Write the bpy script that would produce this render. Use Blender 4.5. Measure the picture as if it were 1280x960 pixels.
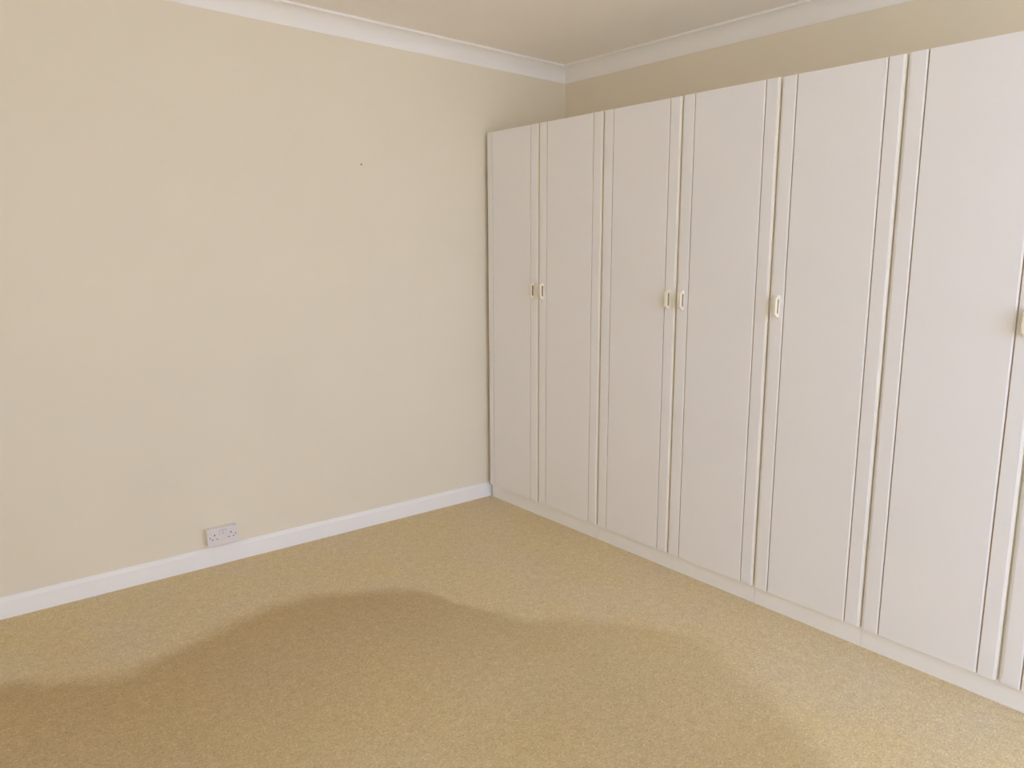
import bpy, bmesh, math
import numpy as np
from mathutils import Matrix, Vector

sc = bpy.context.scene
for o in list(bpy.data.objects):
    bpy.data.objects.remove(o, do_unlink=True)
C = sc.collection

# ------------------------------------------------------------------ camera
# world: north wall is y = 0, wardrobe door faces lie on x = 0, carpet is z = 0
CAM_POS = Vector((-2.729, -3.778, 1.5415))
YAW, PITCH, ROLL = math.radians(41.78), math.radians(-10.10), math.radians(0.50)
F_PX, PPX, PPY = 935.4, 62.9, 3.8
fwd = Vector((math.sin(YAW)*math.cos(PITCH), math.cos(YAW)*math.cos(PITCH), math.sin(PITCH)))
rgt0 = Vector((math.cos(YAW), -math.sin(YAW), 0))
up0 = rgt0.cross(fwd)
rgt = math.cos(ROLL)*rgt0 + math.sin(ROLL)*up0
up = -math.sin(ROLL)*rgt0 + math.cos(ROLL)*up0
cd = bpy.data.cameras.new('camera')
cam = bpy.data.objects.new('camera', cd)
C.objects.link(cam)
m = Matrix((rgt, up, -fwd)).transposed().to_4x4()
m.translation = CAM_POS
cam.matrix_world = m
cd.sensor_fit = 'HORIZONTAL'
cd.sensor_width = 36.0
cd.lens = F_PX/1280*36.0
cd.shift_x = -PPX/1280
cd.shift_y = PPY/1280
cd.clip_start = 0.02
sc.camera = cam

# ------------------------------------------------------------------ sky and daylight
SKY = (0.82, 0.99, 1.40)
SKY_STRENGTH = 5.5
w = bpy.data.worlds.new('bright_hazy_sky')
sc.world = w
w.use_nodes = True
bg = w.node_tree.nodes['Background']
bg.inputs['Color'].default_value = (*SKY, 1)
bg.inputs['Strength'].default_value = SKY_STRENGTH

Y_S, X_W = -6.00, -3.30                                        # inner faces of the rear and far left walls
# window openings: (along-wall start, end, sill, head)
WIN_R = (-3.00, 0.40, 0.45, 2.55)                             # rear wall, along x
def portal(loc, size, rot):
    pd = bpy.data.lights.new('window_sky_portal', 'AREA')
    pd.shape = 'RECTANGLE'
    pd.size, pd.size_y = size
    pd.cycles.is_portal = True
    po = bpy.data.objects.new('window_sky_portal', pd)
    C.objects.link(po)
    po.location, po.rotation_euler = loc, rot
portal(((WIN_R[0]+WIN_R[1])/2, Y_S-.24, (WIN_R[2]+WIN_R[3])/2), (WIN_R[1]-WIN_R[0], WIN_R[3]-WIN_R[2]),
       (math.radians(90), 0, 0))
# sun shining along the rear of the house onto the paving, not into the windows
sd = bpy.data.lights.new('sun', 'SUN')
sd.energy = 25.0
sd.angle = math.radians(0.6)
sd.color = (0.98, 0.99, 1.0)
so = bpy.data.objects.new('sun', sd)
C.objects.link(so)
so.rotation_euler = Vector((-0.45, -0.20, -0.80)).to_track_quat('-Z', 'Y').to_euler()
so.location = (6, -8, 10)

sc.view_settings.view_transform = 'Standard'
sc.view_settings.look = 'None'
sc.view_settings.gamma = 1.0
sc.view_settings.use_curve_mapping = False
sc.view_settings.exposure = 0.0
sc.cycles.max_bounces = 20          # a pale room: light goes round many times before it dies away
sc.cycles.diffuse_bounces = 16

# ------------------------------------------------------------------ materials
def new_mat(name, base, rough=0.5, spec=0.5):
    mt = bpy.data.materials.new(name)
    mt.use_nodes = True
    b = mt.node_tree.nodes['Principled BSDF']
    b.inputs['Base Color'].default_value = (*base, 1)
    b.inputs['Roughness'].default_value = rough
    b.inputs['Specular IOR Level'].default_value = spec
    return mt, mt.node_tree, b

def coords(nt):
    return nt.nodes.new('ShaderNodeNewGeometry').outputs['Position']

def noise(nt, vec, scale, detail=2.0, rough=0.5):
    n = nt.nodes.new('ShaderNodeTexNoise')
    n.inputs['Scale'].default_value = scale
    n.inputs['Detail'].default_value = detail
    n.inputs['Roughness'].default_value = rough
    nt.links.new(vec, n.inputs['Vector'])
    return n.outputs['Fac']

def ramp(nt, fac, stops):
    r = nt.nodes.new('ShaderNodeValToRGB')
    els = r.color_ramp.elements
    while len(els) < len(stops):
        els.new(0.5)
    for e, (p, c) in zip(els, stops):
        e.position = p
        e.color = (*c, 1)
    nt.links.new(fac, r.inputs['Fac'])
    return r.outputs['Color']

def math_node(nt, op, a, b=None, c=None, clamp=False):
    n = nt.nodes.new('ShaderNodeMath')
    n.operation = op
    n.use_clamp = clamp
    for i, v in enumerate((a, b, c)):
        if v is None:
            continue
        if isinstance(v, (int, float)):
            n.inputs[i].default_value = v
        else:
            nt.links.new(v, n.inputs[i])
    return n.outputs[0]

def mix(nt, fac, a, b, mode='MIX'):
    n = nt.nodes.new('ShaderNodeMix')
    n.data_type = 'RGBA'
    n.blend_type = mode
    for sock, v in ((n.inputs['Factor'], fac), (n.inputs['A'], a), (n.inputs['B'], b)):
        if isinstance(v, (int, float)):
            sock.default_value = v
        elif isinstance(v, tuple):
            sock.default_value = (*v, 1)
        else:
            nt.links.new(v, sock)
    return n.outputs['Result']

def bump(nt, b, height, strength, dist):
    n = nt.nodes.new('ShaderNodeBump')
    n.inputs['Strength'].default_value = strength
    n.inputs['Distance'].default_value = dist
    nt.links.new(height, n.inputs['Height'])
    nt.links.new(n.outputs['Normal'], b.inputs['Normal'])

def paint(name, base, rough, var=0.02, bscale=160, bstr=0.15, bdist=0.002, spec=0.3):
    mt, nt, b = new_mat(name, base, rough, spec)
    p = coords(nt)
    lo = tuple(c*(1-var) for c in base)
    hi = tuple(min(1, c*(1+var)) for c in base)
    nt.links.new(ramp(nt, noise(nt, p, 1.7, 3), [(0.3, lo), (0.7, hi)]), b.inputs['Base Color'])
    bump(nt, b, noise(nt, p, bscale, 3), bstr, bdist)
    return mt

WALL = (0.815, 0.75, 0.61)
M = {}
M['wall'] = paint('cream_wall_paint', WALL, 0.75, 0.012, 220, 0.12, 0.002, 0.2)
M['ceiling'] = paint('off_white_ceiling_paint', (0.91, 0.88, 0.835), 0.85, 0.012, 90, 0.35, 0.004, 0.15)
M['gloss'] = paint('white_gloss_paint', (0.91, 0.905, 0.90), 0.35, 0.008, 60, 0.02, 0.001, 0.5)
M['cornice'] = paint('white_cornice_paint', (0.905, 0.89, 0.865), 0.7, 0.01, 120, 0.05, 0.001, 0.2)
M['door'] = paint('white_melamine', (0.875, 0.88, 0.908), 0.38, 0.006, 500, 0.04, 0.0005, 0.4)
M['edge'] = paint('cream_edging', (0.86, 0.815, 0.71), 0.42, 0.006, 200, 0.02, 0.0005, 0.4)
M['groove'] = paint('painted_groove_shade', (0.55, 0.43, 0.31), 0.8, 0.03, 200, 0.05, 0.0005, 0.2)  # brown painted on the slot faces in place of groove shade
M['handle'] = paint('cream_plastic', (0.90, 0.83, 0.68), 0.3, 0.006, 200, 0.02, 0.0005, 0.5)
M['slot_shade'] = paint('painted_grip_shade', (0.30, 0.25, 0.19), 0.7, 0.02, 200, 0.05, 0.0005, 0.3)  # dark colour standing in for the shade inside the handle loop
M['plinth'] = paint('white_plinth_board', (0.92, 0.925, 0.94), 0.4, 0.008, 300, 0.03, 0.0005, 0.4)
M['socket'] = paint('white_socket_plastic', (0.78, 0.745, 0.75), 0.3, 0.004, 300, 0.01, 0.0003, 0.5)
M['box'] = paint('grey_white_box_plastic', (0.80, 0.76, 0.72), 0.45, 0.004, 300, 0.01, 0.0003, 0.4)
M['rim'] = paint('grey_switch_gap', (0.40, 0.37, 0.37), 0.6, 0.01, 300, 0.01, 0.0003, 0.3)
M['dark'] = paint('dark_slot', (0.03, 0.026, 0.026), 0.6, 0.02, 300, 0.01, 0.0003, 0.3)
M['screw'] = new_mat('screw_metal', (0.035, 0.03, 0.03), 0.85, 0.2)[0]
M['mark'] = new_mat('dull_nail_metal', (0.20, 0.15, 0.10), 0.6)[0]
M['upvc'] = paint('white_window_plastic', (0.86, 0.86, 0.85), 0.35, 0.005, 100, 0.01, 0.0005, 0.5)
M['grass'] = paint('outside_paving', (0.43, 0.43, 0.43), 0.9, 0.1, 20, 0.3, 0.01, 0.2)

# glass pane: clear with a weak mirror reflection
gm = bpy.data.materials.new('clear_glass')
gm.use_nodes = True
nt = gm.node_tree
nt.nodes.clear()
out = nt.nodes.new('ShaderNodeOutputMaterial')
mx = nt.nodes.new('ShaderNodeMixShader')
tr = nt.nodes.new('ShaderNodeBsdfTransparent')
gl = nt.nodes.new('ShaderNodeBsdfGlossy')
gl.inputs['Roughness'].default_value = 0.0
mx.inputs[0].default_value = 0.06
nt.links.new(tr.outputs[0], mx.inputs[1])
nt.links.new(gl.outputs[0], mx.inputs[2])
nt.links.new(mx.outputs[0], out.inputs[0])
M['glass'] = gm

# carpet: tan twist pile; a trodden, browner field in the middle of the room with a
# wavy outline, paler pile left along the walls
def carpet():
    mt, nt, b = new_mat('tan_carpet', (0.5, 0.4, 0.25), 0.95, 0.05)
    b.inputs['Sheen Weight'].default_value = 0.15
    b.inputs['Sheen Roughness'].default_value = 0.6
    p = coords(nt)
    sep = nt.nodes.new('ShaderNodeSeparateXYZ')
    nt.links.new(p, sep.inputs[0])
    x, y = sep.outputs[0], sep.outputs[1]
    wob = math_node(nt, 'MULTIPLY', math_node(nt, 'SUBTRACT', noise(nt, p, 5.0, 3), 0.5), 0.16)
    def curve(val, lo, hi, pts, vlo, vhi):
        t = math_node(nt, 'DIVIDE', math_node(nt, 'SUBTRACT', val, lo), hi-lo, clamp=True)
        fc = nt.nodes.new('ShaderNodeFloatCurve')
        cv = fc.mapping.curves[0]
        pts = sorted(((a-lo)/(hi-lo), (v-vlo)/(vhi-vlo)) for a, v in pts)
        cv.points[0].location = pts[0]
        cv.points[1].location = pts[-1]
        for q in pts[1:-1]:
            cv.points.new(*q)
        fc.mapping.update()
        nt.links.new(t, fc.inputs['Value'])
        return math_node(nt, 'MULTIPLY_ADD', fc.outputs[0], vhi-vlo, vlo)
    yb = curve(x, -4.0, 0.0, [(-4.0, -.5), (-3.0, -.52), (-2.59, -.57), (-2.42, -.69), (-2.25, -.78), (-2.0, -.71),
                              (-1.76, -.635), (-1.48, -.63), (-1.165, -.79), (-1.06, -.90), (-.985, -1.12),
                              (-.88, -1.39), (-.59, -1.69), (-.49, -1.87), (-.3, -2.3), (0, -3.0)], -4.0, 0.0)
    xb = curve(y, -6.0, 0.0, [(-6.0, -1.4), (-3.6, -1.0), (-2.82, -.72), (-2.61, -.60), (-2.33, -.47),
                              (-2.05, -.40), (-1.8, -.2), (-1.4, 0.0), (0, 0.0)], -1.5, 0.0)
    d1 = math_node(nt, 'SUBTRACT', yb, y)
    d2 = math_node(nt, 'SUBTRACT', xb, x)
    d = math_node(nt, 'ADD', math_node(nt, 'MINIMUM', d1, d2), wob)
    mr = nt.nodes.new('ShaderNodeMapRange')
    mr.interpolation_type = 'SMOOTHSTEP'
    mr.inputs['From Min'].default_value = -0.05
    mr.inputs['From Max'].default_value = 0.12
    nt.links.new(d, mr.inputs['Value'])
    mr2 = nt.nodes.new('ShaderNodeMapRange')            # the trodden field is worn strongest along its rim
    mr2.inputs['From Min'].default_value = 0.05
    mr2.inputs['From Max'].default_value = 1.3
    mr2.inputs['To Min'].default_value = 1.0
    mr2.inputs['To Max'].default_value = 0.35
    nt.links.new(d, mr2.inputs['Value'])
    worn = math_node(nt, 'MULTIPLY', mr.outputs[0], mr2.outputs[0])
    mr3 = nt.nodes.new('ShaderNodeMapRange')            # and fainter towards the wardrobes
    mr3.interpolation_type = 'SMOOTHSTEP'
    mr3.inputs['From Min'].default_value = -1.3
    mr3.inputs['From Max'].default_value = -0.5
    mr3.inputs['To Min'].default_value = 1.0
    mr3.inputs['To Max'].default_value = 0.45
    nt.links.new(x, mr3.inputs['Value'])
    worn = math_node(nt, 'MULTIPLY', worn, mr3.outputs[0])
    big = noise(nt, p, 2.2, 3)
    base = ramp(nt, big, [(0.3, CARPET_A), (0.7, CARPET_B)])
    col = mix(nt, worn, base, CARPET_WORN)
    # tufts: small cells of slightly different tan, a few pale and a few dark flecks
    vo = nt.nodes.new('ShaderNodeTexVoronoi')
    vo.inputs['Scale'].default_value = 230
    nt.links.new(p, vo.inputs['Vector'])
    vs = nt.nodes.new('ShaderNodeSeparateColor')
    nt.links.new(vo.outputs['Color'], vs.inputs[0])
    col = mix(nt, 0.75, col, ramp(nt, vs.outputs[0], [(0.0, (.72, .68, .65)), (0.2, (.95, .94, .93)), (0.8, (1.03, 1.03, 1.03)), (1.0, (1.30, 1.34, 1.42))]), 'MULTIPLY')
    mid = noise(nt, p, 28, 4, 0.6)
    col = mix(nt, 0.6, col, ramp(nt, mid, [(0.3, (.90, .89, .88)), (0.7, (1.09, 1.09, 1.09))]), 'MULTIPLY')
    nt.links.new(col, b.inputs['Base Color'])
    h = math_node(nt, 'SUBTRACT', noise(nt, p, 170, 3, 0.7), math_node(nt, 'MULTIPLY', vo.outputs['Distance'], 0.8))
    bump(nt, b, h, 0.5, 0.003)
    return mt
CARPET_A = (0.675, 0.543, 0.285)
CARPET_B = (0.66, 0.55, 0.36)
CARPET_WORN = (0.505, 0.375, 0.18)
M['carpet'] = carpet()

# ------------------------------------------------------------------ mesh helpers
def link(name, bm, mats, parent=None, smooth=False):
    me = bpy.data.meshes.new(name)
    bmesh.ops.recalc_face_normals(bm, faces=bm.faces)
    bm.to_mesh(me)
    bm.free()
    for mt in (mats if isinstance(mats, (list, tuple)) else [mats]):
        me.materials.append(M[mt])
    if smooth:
        for f in me.polygons:
            f.use_smooth = True
    o = bpy.data.objects.new(name, me)
    C.objects.link(o)
    if parent:
        o.parent = parent
    return o

def box(bm, x0, x1, y0, y1, z0, z1, mi=0):
    v = [bm.verts.new((x, y, z)) for z in (z0, z1) for x, y in ((x0, y0), (x1, y0), (x1, y1), (x0, y1))]
    for q in ((0, 1, 2, 3), (4, 5, 6, 7), (0, 1, 5, 4), (1, 2, 6, 5), (2, 3, 7, 6), (3, 0, 4, 7)):
        f = bm.faces.new([v[i] for i in q])
        f.material_index = mi

def prism(bm, pts, z0, z1, side_mi=None, cap_mi=0):
    """pts: (x, y) outline run up z; side_mi[i] is the material of the face from point i to i+1"""
    a = [bm.verts.new((x, y, z0)) for x, y in pts]
    b = [bm.verts.new((x, y, z1)) for x, y in pts]
    n = len(pts)
    for i in range(n):
        f = bm.faces.new((a[i], a[(i+1) % n], b[(i+1) % n], b[i]))
        f.material_index = side_mi[i] if side_mi else 0
    for cap in (a, b):
        f = bm.faces.new(cap)
        f.material_index = cap_mi

def sweep(bm, prof, p0, p1, inward, mit0=0.0, mit1=0.0):
    """prof: (distance from wall, z); the ends are cut back by mit * distance for a mitre"""
    p0, p1, inward = Vector(p0), Vector(p1), Vector(inward)
    d = (p1-p0).normalized()
    a = [bm.verts.new(p0+d*(mit0*t)+inward*t+Vector((0, 0, z))) for t, z in prof]
    b = [bm.verts.new(p1-d*(mit1*t)+inward*t+Vector((0, 0, z))) for t, z in prof]
    n = len(prof)
    for i in range(n):
        bm.faces.new((a[i], a[(i+1) % n], b[(i+1) % n], b[i]))
    bm.faces.new(a)
    bm.faces.new(b)

def tag(o, label, cat, group=None, kind=None):
    o['label'] = label
    o['category'] = cat
    if group:
        o['group'] = group
    if kind:
        o['kind'] = kind
    return o

def empty(name, loc):
    o = bpy.data.objects.new(name, None)
    o.empty_display_size = 0.1
    C.objects.link(o)
    o.location = loc
    return o

# ------------------------------------------------------------------ the room
X_E, Z_C, T = 0.65, 2.705, 0.12

bm = bmesh.new(); box(bm, X_W-.25, X_E+T, Y_S-.25, T, -0.10, 0.0)
tag(link('floor', bm, 'carpet'), 'tan fitted carpet covering the whole floor', 'floor', kind='structure')
bm = bmesh.new(); box(bm, X_W-.25, X_E+T, Y_S-.25, T, Z_C, Z_C+0.10)
tag(link('ceiling', bm, 'ceiling'), 'plain off-white ceiling inside the cornice', 'ceiling', kind='structure')
bm = bmesh.new(); box(bm, X_W-T, X_E+T, 0.0, T, 0.0, Z_C)
tag(link('wall_left', bm, 'wall'), 'bare cream wall with the double power socket', 'wall', kind='structure')
bm = bmesh.new(); box(bm, X_E, X_E+T, Y_S, 0.0, 0.0, Z_C)
tag(link('wall_right', bm, 'wall'), 'cream wall behind the row of white wardrobes', 'wall', kind='structure')
def wall_with_window(name, to_box, lo, hi, win, label):
    bm = bmesh.new()
    for a0, a1, z0, z1 in ((lo, win[0], 0, Z_C), (win[1], hi, 0, Z_C), (win[0], win[1], 0, win[2]), (win[0], win[1], win[3], Z_C)):
        box(bm, *to_box(a0, a1, 0.0, 0.25), z0, z1)
    return tag(link(name, bm, 'wall'), label, 'wall', kind='structure')

def window(name, to_box, win, label):
    """to_box(a0, a1, d0, d1): extent along the wall and depth outward -> x0, x1, y0, y1"""
    a0, a1, z0, z1 = win
    fw, nb = 0.06, 3
    pw = (a1-a0)/nb
    bm = bmesh.new()
    box(bm, *to_box(a0, a1, .13, .20), z0, z0+fw)
    box(bm, *to_box(a0, a1, .13, .20), z1-fw, z1)
    for i in range(nb+1):
        c = a0+i*pw
        p, q = (c, c+fw) if i == 0 else ((c-fw, c) if i == nb else (c-fw/2, c+fw/2))
        box(bm, *to_box(p, q, .13, .20), z0+fw, z1-fw)
    win_o = tag(link(name, bm, 'upvc'), label, 'window', kind='structure')
    for i in range(nb):
        bm = bmesh.new()
        box(bm, *to_box(a0+i*pw+fw/2, a0+(i+1)*pw-fw/2, .164, .17), z0+fw-.005, z1-fw+.005)
        link('pane', bm, 'glass', win_o)
    bm = bmesh.new()
    box(bm, *to_box(a0, a1, -.05, .13), z0, z0+.02)
    link('window_sill', bm, 'gloss', win_o)

rear = lambda a0, a1, d0, d1: (a0, a1, Y_S-d1, Y_S-d0)
side = lambda a0, a1, d0, d1: (X_W-d1, X_W-d0, a0, a1)
wall_with_window('wall_rear', rear, X_W-.25, X_E+T, WIN_R, 'cream wall with the wide window facing the bare wall')
bm = bmesh.new(); box(bm, *side(Y_S, T, 0.0, 0.25), 0.0, Z_C)
tag(link('wall_far_left', bm, 'wall'), 'bare cream side wall facing the wardrobes', 'wall', kind='structure')
window('window_1', rear, WIN_R, 'wide white framed window in the wall facing the bare wall')

# cornice
prof = [(0, Z_C), (0, 2.6145), (0.003, 2.6145)]
for k in range(13):
    t = math.radians(4+82*k/12)
    prof.append((0.003+0.072*(1-math.cos(t)), 2.616+0.078*math.sin(t)))
prof += [(0.0745, 2.693), (0.0805, 2.693), (0.0805, Z_C)]
runs = [('trim_1', (X_W, 0, 0), (X_E, 0, 0), (0, -1, 0), 'white coved cornice above the bare cream wall'),
        ('trim_2', (X_E, 0, 0), (X_E, Y_S, 0), (-1, 0, 0), 'white coved cornice above the wardrobes'),
        ('trim_3', (X_E, Y_S, 0), (X_W, Y_S, 0), (0, 1, 0), 'white coved cornice above the window'),
        ('trim_4', (X_W, Y_S, 0), (X_W, 0, 0), (1, 0, 0), 'white coved cornice on the wall facing the wardrobes')]
for nme, a, b_, inn, lab in runs:
    bm = bmesh.new()
    sweep(bm, prof, a, b_, inn, 1, 1)
    o = tag(link(nme, bm, 'cornice', smooth=True), lab, 'cornice', kind='structure')
    o.modifiers.new('edges', 'EDGE_SPLIT').split_angle = math.radians(28)

# skirting boards
SK = [(0, 0), (0.018, 0), (0.018, 0.0755), (0.0165, 0.078), (0.008, 0.089), (0.004, 0.092), (0, 0.092)]
bm = bmesh.new(); sweep(bm, SK, (X_W, 0, 0), (X_E, 0, 0), (0, -1, 0), 1, 0)
tag(link('baseboard_left', bm, 'gloss'), 'white skirting board along the bare cream wall', 'skirting board', kind='structure')
bm = bmesh.new(); sweep(bm, SK, (X_W, Y_S, 0), (X_W, 0, 0), (1, 0, 0), 1, 1)
tag(link('baseboard_far_left', bm, 'gloss'), 'white skirting board on the wall facing the wardrobes', 'skirting board', kind='structure')
bm = bmesh.new(); sweep(bm, SK, (X_E, Y_S, 0), (X_W, Y_S, 0), (0, 1, 0), 1, 1)
tag(link('baseboard_rear', bm, 'gloss'), 'white skirting board under the window', 'skirting board', kind='structure')

# paved ground outside the window
bm = bmesh.new(); box(bm, -40, 30, -40, 20, -0.6, -0.45)
tag(link('ground', bm, 'grass'), 'pale paved ground around the house', 'ground', kind='structure')

# ------------------------------------------------------------------ wardrobes
Z_TOP, Z_BOT = 2.2385, 0.0868
R0, PITCH_D, GAP = 0.506, 0.500, 0.008
DT = 0.018                     # door thickness
GD = 0.007                     # depth of a groove

def door_edges(k):
    r = R0+PITCH_D*k
    l = 0.032 if k == 0 else R0+PITCH_D*(k-1)+GAP
    ga = 0.084 if k == 0 else l+0.0695
    return l, ga, r-0.0630, r

def handle_mesh(name, parent, s, z):
    """bow handle: a flat loop with cut corners and a slot filled dark as painted shade, standing at right angles to the door"""
    outer = [(0.0, 0.045), (-0.016, 0.045), (-0.030, 0.033), (-0.030, -0.033), (-0.016, -0.045), (0.0, -0.045)]
    inner = [(-0.005, 0.029), (-0.0145, 0.029), (-0.0165, 0.027), (-0.0165, -0.027), (-0.0145, -0.029), (-0.005, -0.029)]
    th = 0.0115
    bm = bmesh.new()
    n = len(outer)
    v = [[[bm.verts.new((x, -s+dy, z+zz)) for x, zz in ring] for ring in (outer, inner)] for dy in (-th/2, th/2)]
    for i in range(n):
        j = (i+1) % n
        for side in v:
            bm.faces.new((side[0][i], side[0][j], side[1][j], side[1][i]))
        for rg in (0, 1):
            bm.faces.new((v[0][rg][i], v[0][rg][j], v[1][rg][j], v[1][rg][i]))
    bmesh.ops.recalc_face_normals(bm, faces=bm.faces)
    eds = [e for e in bm.edges if e.calc_face_angle(0) > 0.5 and not all(abs(vv.co.x) < 1e-6 for vv in e.verts)]
    bmesh.ops.bevel(bm, geom=eds, offset=0.0008, segments=1, profile=0.5, affect='EDGES')
    box(bm, -0.0168, -0.0048, -s-0.0025, -s+0.0025, z-0.0292, z+0.0292, 1)      # dark fill, painted shade of the slot behind the bar
    o = link(name, bm, ['handle', 'slot_shade'], parent)
    o['label'] = 'cream loop handle with cut corners and a slot filled dark as painted shade'
    return o

def make_door(k, root, side, dz):
    l, ga, gb, r = door_edges(k)
    zt = Z_TOP+dz
    bm = bmesh.new()
    # a groove runs down both seams: a shallow slope, then a narrow deep slot with a crisp far lip
    def lip(g):
        return [(GD, -g), (GD, -g-.0025), (.0008, -g-.0025), (0, -g-.004)]
    def slope(g):
        return [(0, -g+.0085), (.003, -g+.0025), (GD, -g+.0025), (GD, -g)]
    prism(bm, [(DT, -ga)]+lip(ga)+slope(gb)+[(DT, -gb)], Z_BOT, zt, [0, 2, 0, 0, 0, 0, 2, 2, 0, 0], 1)
    d = link('door', bm, ['door', 'edge', 'groove'], root)
    bm = bmesh.new()
    prism(bm, [(DT, -l), (0.007, -l), (0.0025, -l-0.005), (0, -l-0.012)]+slope(ga)+[(DT, -ga)], Z_BOT, zt,
          [1, 0, 0, 0, 0, 2, 2, 0, 0], 1)
    link('stile', bm, ['door', 'edge', 'groove'], d)
    bm = bmesh.new()
    prism(bm, [(DT, -gb)]+lip(gb)+[(0, -r+0.010), (0.002, -r+0.0045), (0.006, -r), (DT, -r)], Z_BOT, zt,
          [0, 2, 0, 0, 0, 0, 1, 1, 0], 1)
    link('stile', bm, ['door', 'edge', 'groove'], d)
    hs = (l+0.010+ga)/2+0.004 if side == 'l' else (gb+r-0.008)/2+0.002
    handle_mesh('handle', d, hs, 1.335)
    return d

def wardrobe(doors, s0, s1, label, first=False):
    root = empty('wardrobe', (0.33, -(s0+s1)/2, 0))
    inv = Matrix.Translation(-root.location)
    parts = []
    cx0, cx1, bt = DT+0.0025, 0.628, 0.018
    ztop = Z_TOP-0.003
    bm = bmesh.new()
    a, b_ = -s1+0.0008, -s0-0.0008
    box(bm, cx0, cx1, b_-bt, b_, 0.0 if first else Z_BOT, ztop)        # side nearer the bare wall
    box(bm, cx0, cx1, a, a+bt, Z_BOT, ztop)                            # other side
    box(bm, cx0, cx1, a+bt, b_-bt, ztop-bt, ztop)                      # top
    box(bm, cx0, cx1, a+bt, b_-bt, Z_BOT, Z_BOT+bt)                    # bottom
    box(bm, cx1-0.006, cx1, a+bt, b_-bt, Z_BOT+bt, ztop-bt)            # back
    if len(doors) == 2:                                                # middle partition behind the meeting doors
        mid = -(door_edges(doors[0][0])[3]+GAP/2)
        box(bm, cx0, cx1-0.006, mid-bt/2, mid+bt/2, Z_BOT+bt, ztop-bt)
    parts.append(link('carcass', bm, 'door', root))
    bm = bmesh.new()
    box(bm, cx0-0.0005 if not first else cx0, cx0+0.018, a-0.0001, b_-(bt+0.0008 if first else 0), 0.0, Z_BOT-0.001)
    parts.append(link('plinth', bm, 'plinth', root))
    for k, side, dz in doors:
        parts.append(make_door(k, root, side, dz))
    for p in parts:
        p.location = p.location - root.location
    return tag(root, label, 'wardrobe', 'white fitted wardrobe units in a row')

wardrobe([(0, 'r', 0), (1, 'l', 0)], 0.034, 1.010,
         'white two-door wardrobe unit in the corner beside the bare cream wall', True)
wardrobe([(2, 'r', 0), (3, 'l', .0008)], 1.010, 2.010,
         'white two-door wardrobe unit between the corner unit and the single-door unit')
wardrobe([(4, 'l', -.0012)], 2.010, 2.510, 'narrow white single-door wardrobe unit with its handle on one stile')
wardrobe([(5, 'r', 0), (6, 'l', 0)], 2.510, 3.510,
         'white two-door wardrobe unit ending the row beyond the single-door unit')

# ------------------------------------------------------------------ double socket on its surface box
SX0, SX1, SZ0, SZ1 = -1.7075, -1.5615, 0.1100, 0.1955
SY = -0.042
def rounded(bm, x0, x1, y0, y1, z0, z1, r, bev):
    box(bm, x0, x1, y0, y1, z0, z1)
    es = [e for e in bm.edges if abs(e.verts[0].co.y-e.verts[1].co.y) > 1e-6]
    bmesh.ops.bevel(bm, geom=es, offset=r, segments=4, profile=0.5, affect='EDGES')
    if bev:
        es = [e for e in bm.edges if abs(e.verts[0].co.y-y0) < 1e-6 and abs(e.verts[1].co.y-y0) < 1e-6]
        bmesh.ops.bevel(bm, geom=es, offset=bev, segments=3, profile=0.5, affect='EDGES')

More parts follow.
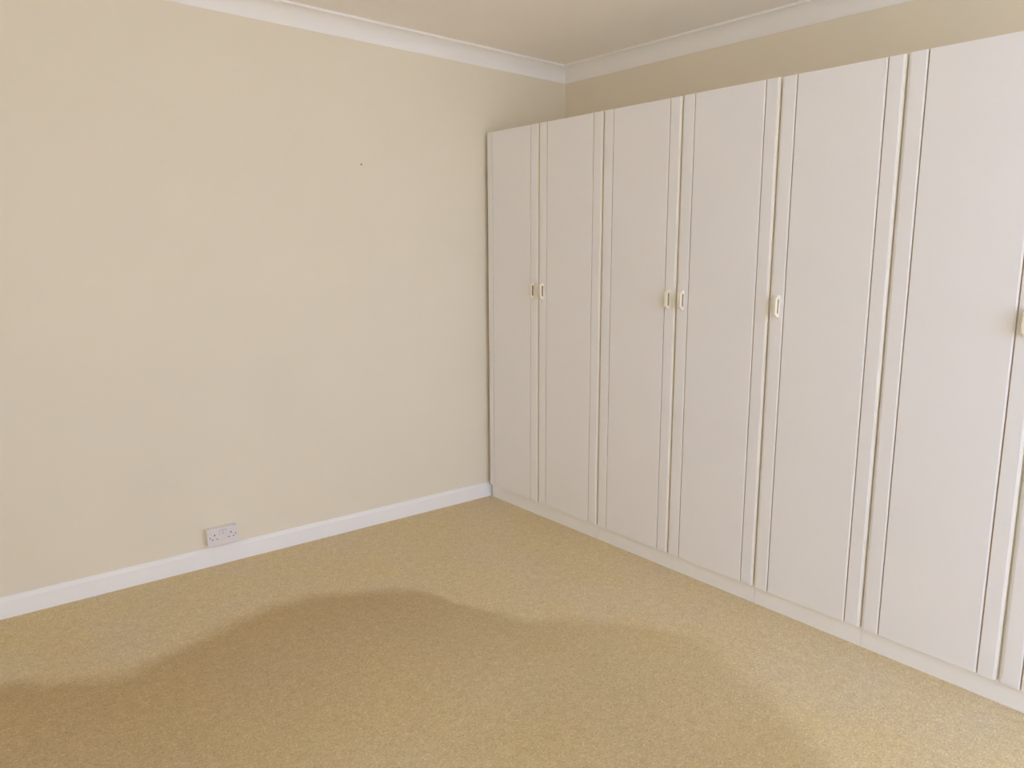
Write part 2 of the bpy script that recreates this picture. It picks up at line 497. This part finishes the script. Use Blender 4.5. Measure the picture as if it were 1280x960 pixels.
sroot = empty('double_socket', ((SX0+SX1)/2, 0, (SZ0+SZ1)/2))
tag(sroot, 'white double power socket with switches above the skirting board', 'socket')
sparts = []
bm = bmesh.new(); rounded(bm, SX0+.001, SX1-.001, SY+.0085, -0.0003, SZ0+.001, SZ1-.001, .003, 0)
sparts.append(link('back_box', bm, 'box', sroot))
bm = bmesh.new(); rounded(bm, SX0, SX1, SY, SY+.0085, SZ0, SZ1, .004, .0022)
plate = link('face_plate', bm, 'socket', sroot)
sparts.append(plate)
cx, cz = (SX0+SX1)/2, (SZ0+SZ1)/2
def slot(name, x, z, wx, wz, mat='dark', parent=plate, y1=SY+.003, y0=SY-.0002):
    bm = bmesh.new(); box(bm, x-wx/2, x+wx/2, y0, y1, z-wz/2, z+wz/2)
    return link(name, bm, mat, parent)
for sx in (-1, 1):
    ox = cx+sx*0.0385
    slot('earth_slot', ox, cz+0.011, 0.0042, 0.0085)
    slot('pin_slot', ox-0.0111, cz-0.011, 0.0066, 0.0042)
    slot('pin_slot', ox+0.0111, cz-0.011, 0.0066, 0.0042)
    # switch rocker in its shadow-gap surround
    slot('switch_surround', cx+sx*0.0088, cz+0.021, 0.0148, 0.0255, 'rim', plate, SY+.002, SY-.00015)
    bm = bmesh.new()
    xs = cx+sx*0.0088
    v0 = [(SY+.002, cz+0.010), (SY-.0035, cz+0.010), (SY-.0006, cz+0.032), (SY+.002, cz+0.032)]
    A = [bm.verts.new((xs-.006, yy, zz)) for yy, zz in v0]
    B = [bm.verts.new((xs+.006, yy, zz)) for yy, zz in v0]
    for i in range(4):
        bm.faces.new((A[i], A[(i+1) % 4], B[(i+1) % 4], B[i]))
    bm.faces.new(A); bm.faces.new(B)
    link('switch_rocker', bm, 'socket', plate)
    # fixing screw
    bm = bmesh.new()
    bmesh.ops.create_cone(bm, cap_ends=True, segments=16, radius1=.0030, radius2=.0026, depth=.0016,
                          matrix=Matrix.Translation((cx+sx*0.0605, SY-.0003, cz)) @ Matrix.Rotation(math.radians(90), 4, 'X'))
    link('screw', bm, 'screw', plate)
for p in sparts:
    p.location = p.location - sroot.location

# ------------------------------------------------------------------ nail left in the wall
bm = bmesh.new()
bmesh.ops.create_cone(bm, cap_ends=True, segments=12, radius1=.0045, radius2=.0036, depth=.0030,
                      matrix=Matrix.Translation((-0.7955, -.0045, 1.998)) @ Matrix.Rotation(math.radians(90), 4, 'X'))
bmesh.ops.create_cone(bm, cap_ends=True, segments=8, radius1=.0015, radius2=.0015, depth=.010,
                      matrix=Matrix.Translation((-0.7955, 0.0, 1.998)) @ Matrix.Rotation(math.radians(90), 4, 'X'))
tag(link('nail', bm, 'mark'), 'tiny brown nail head left in the bare cream wall', 'nail')
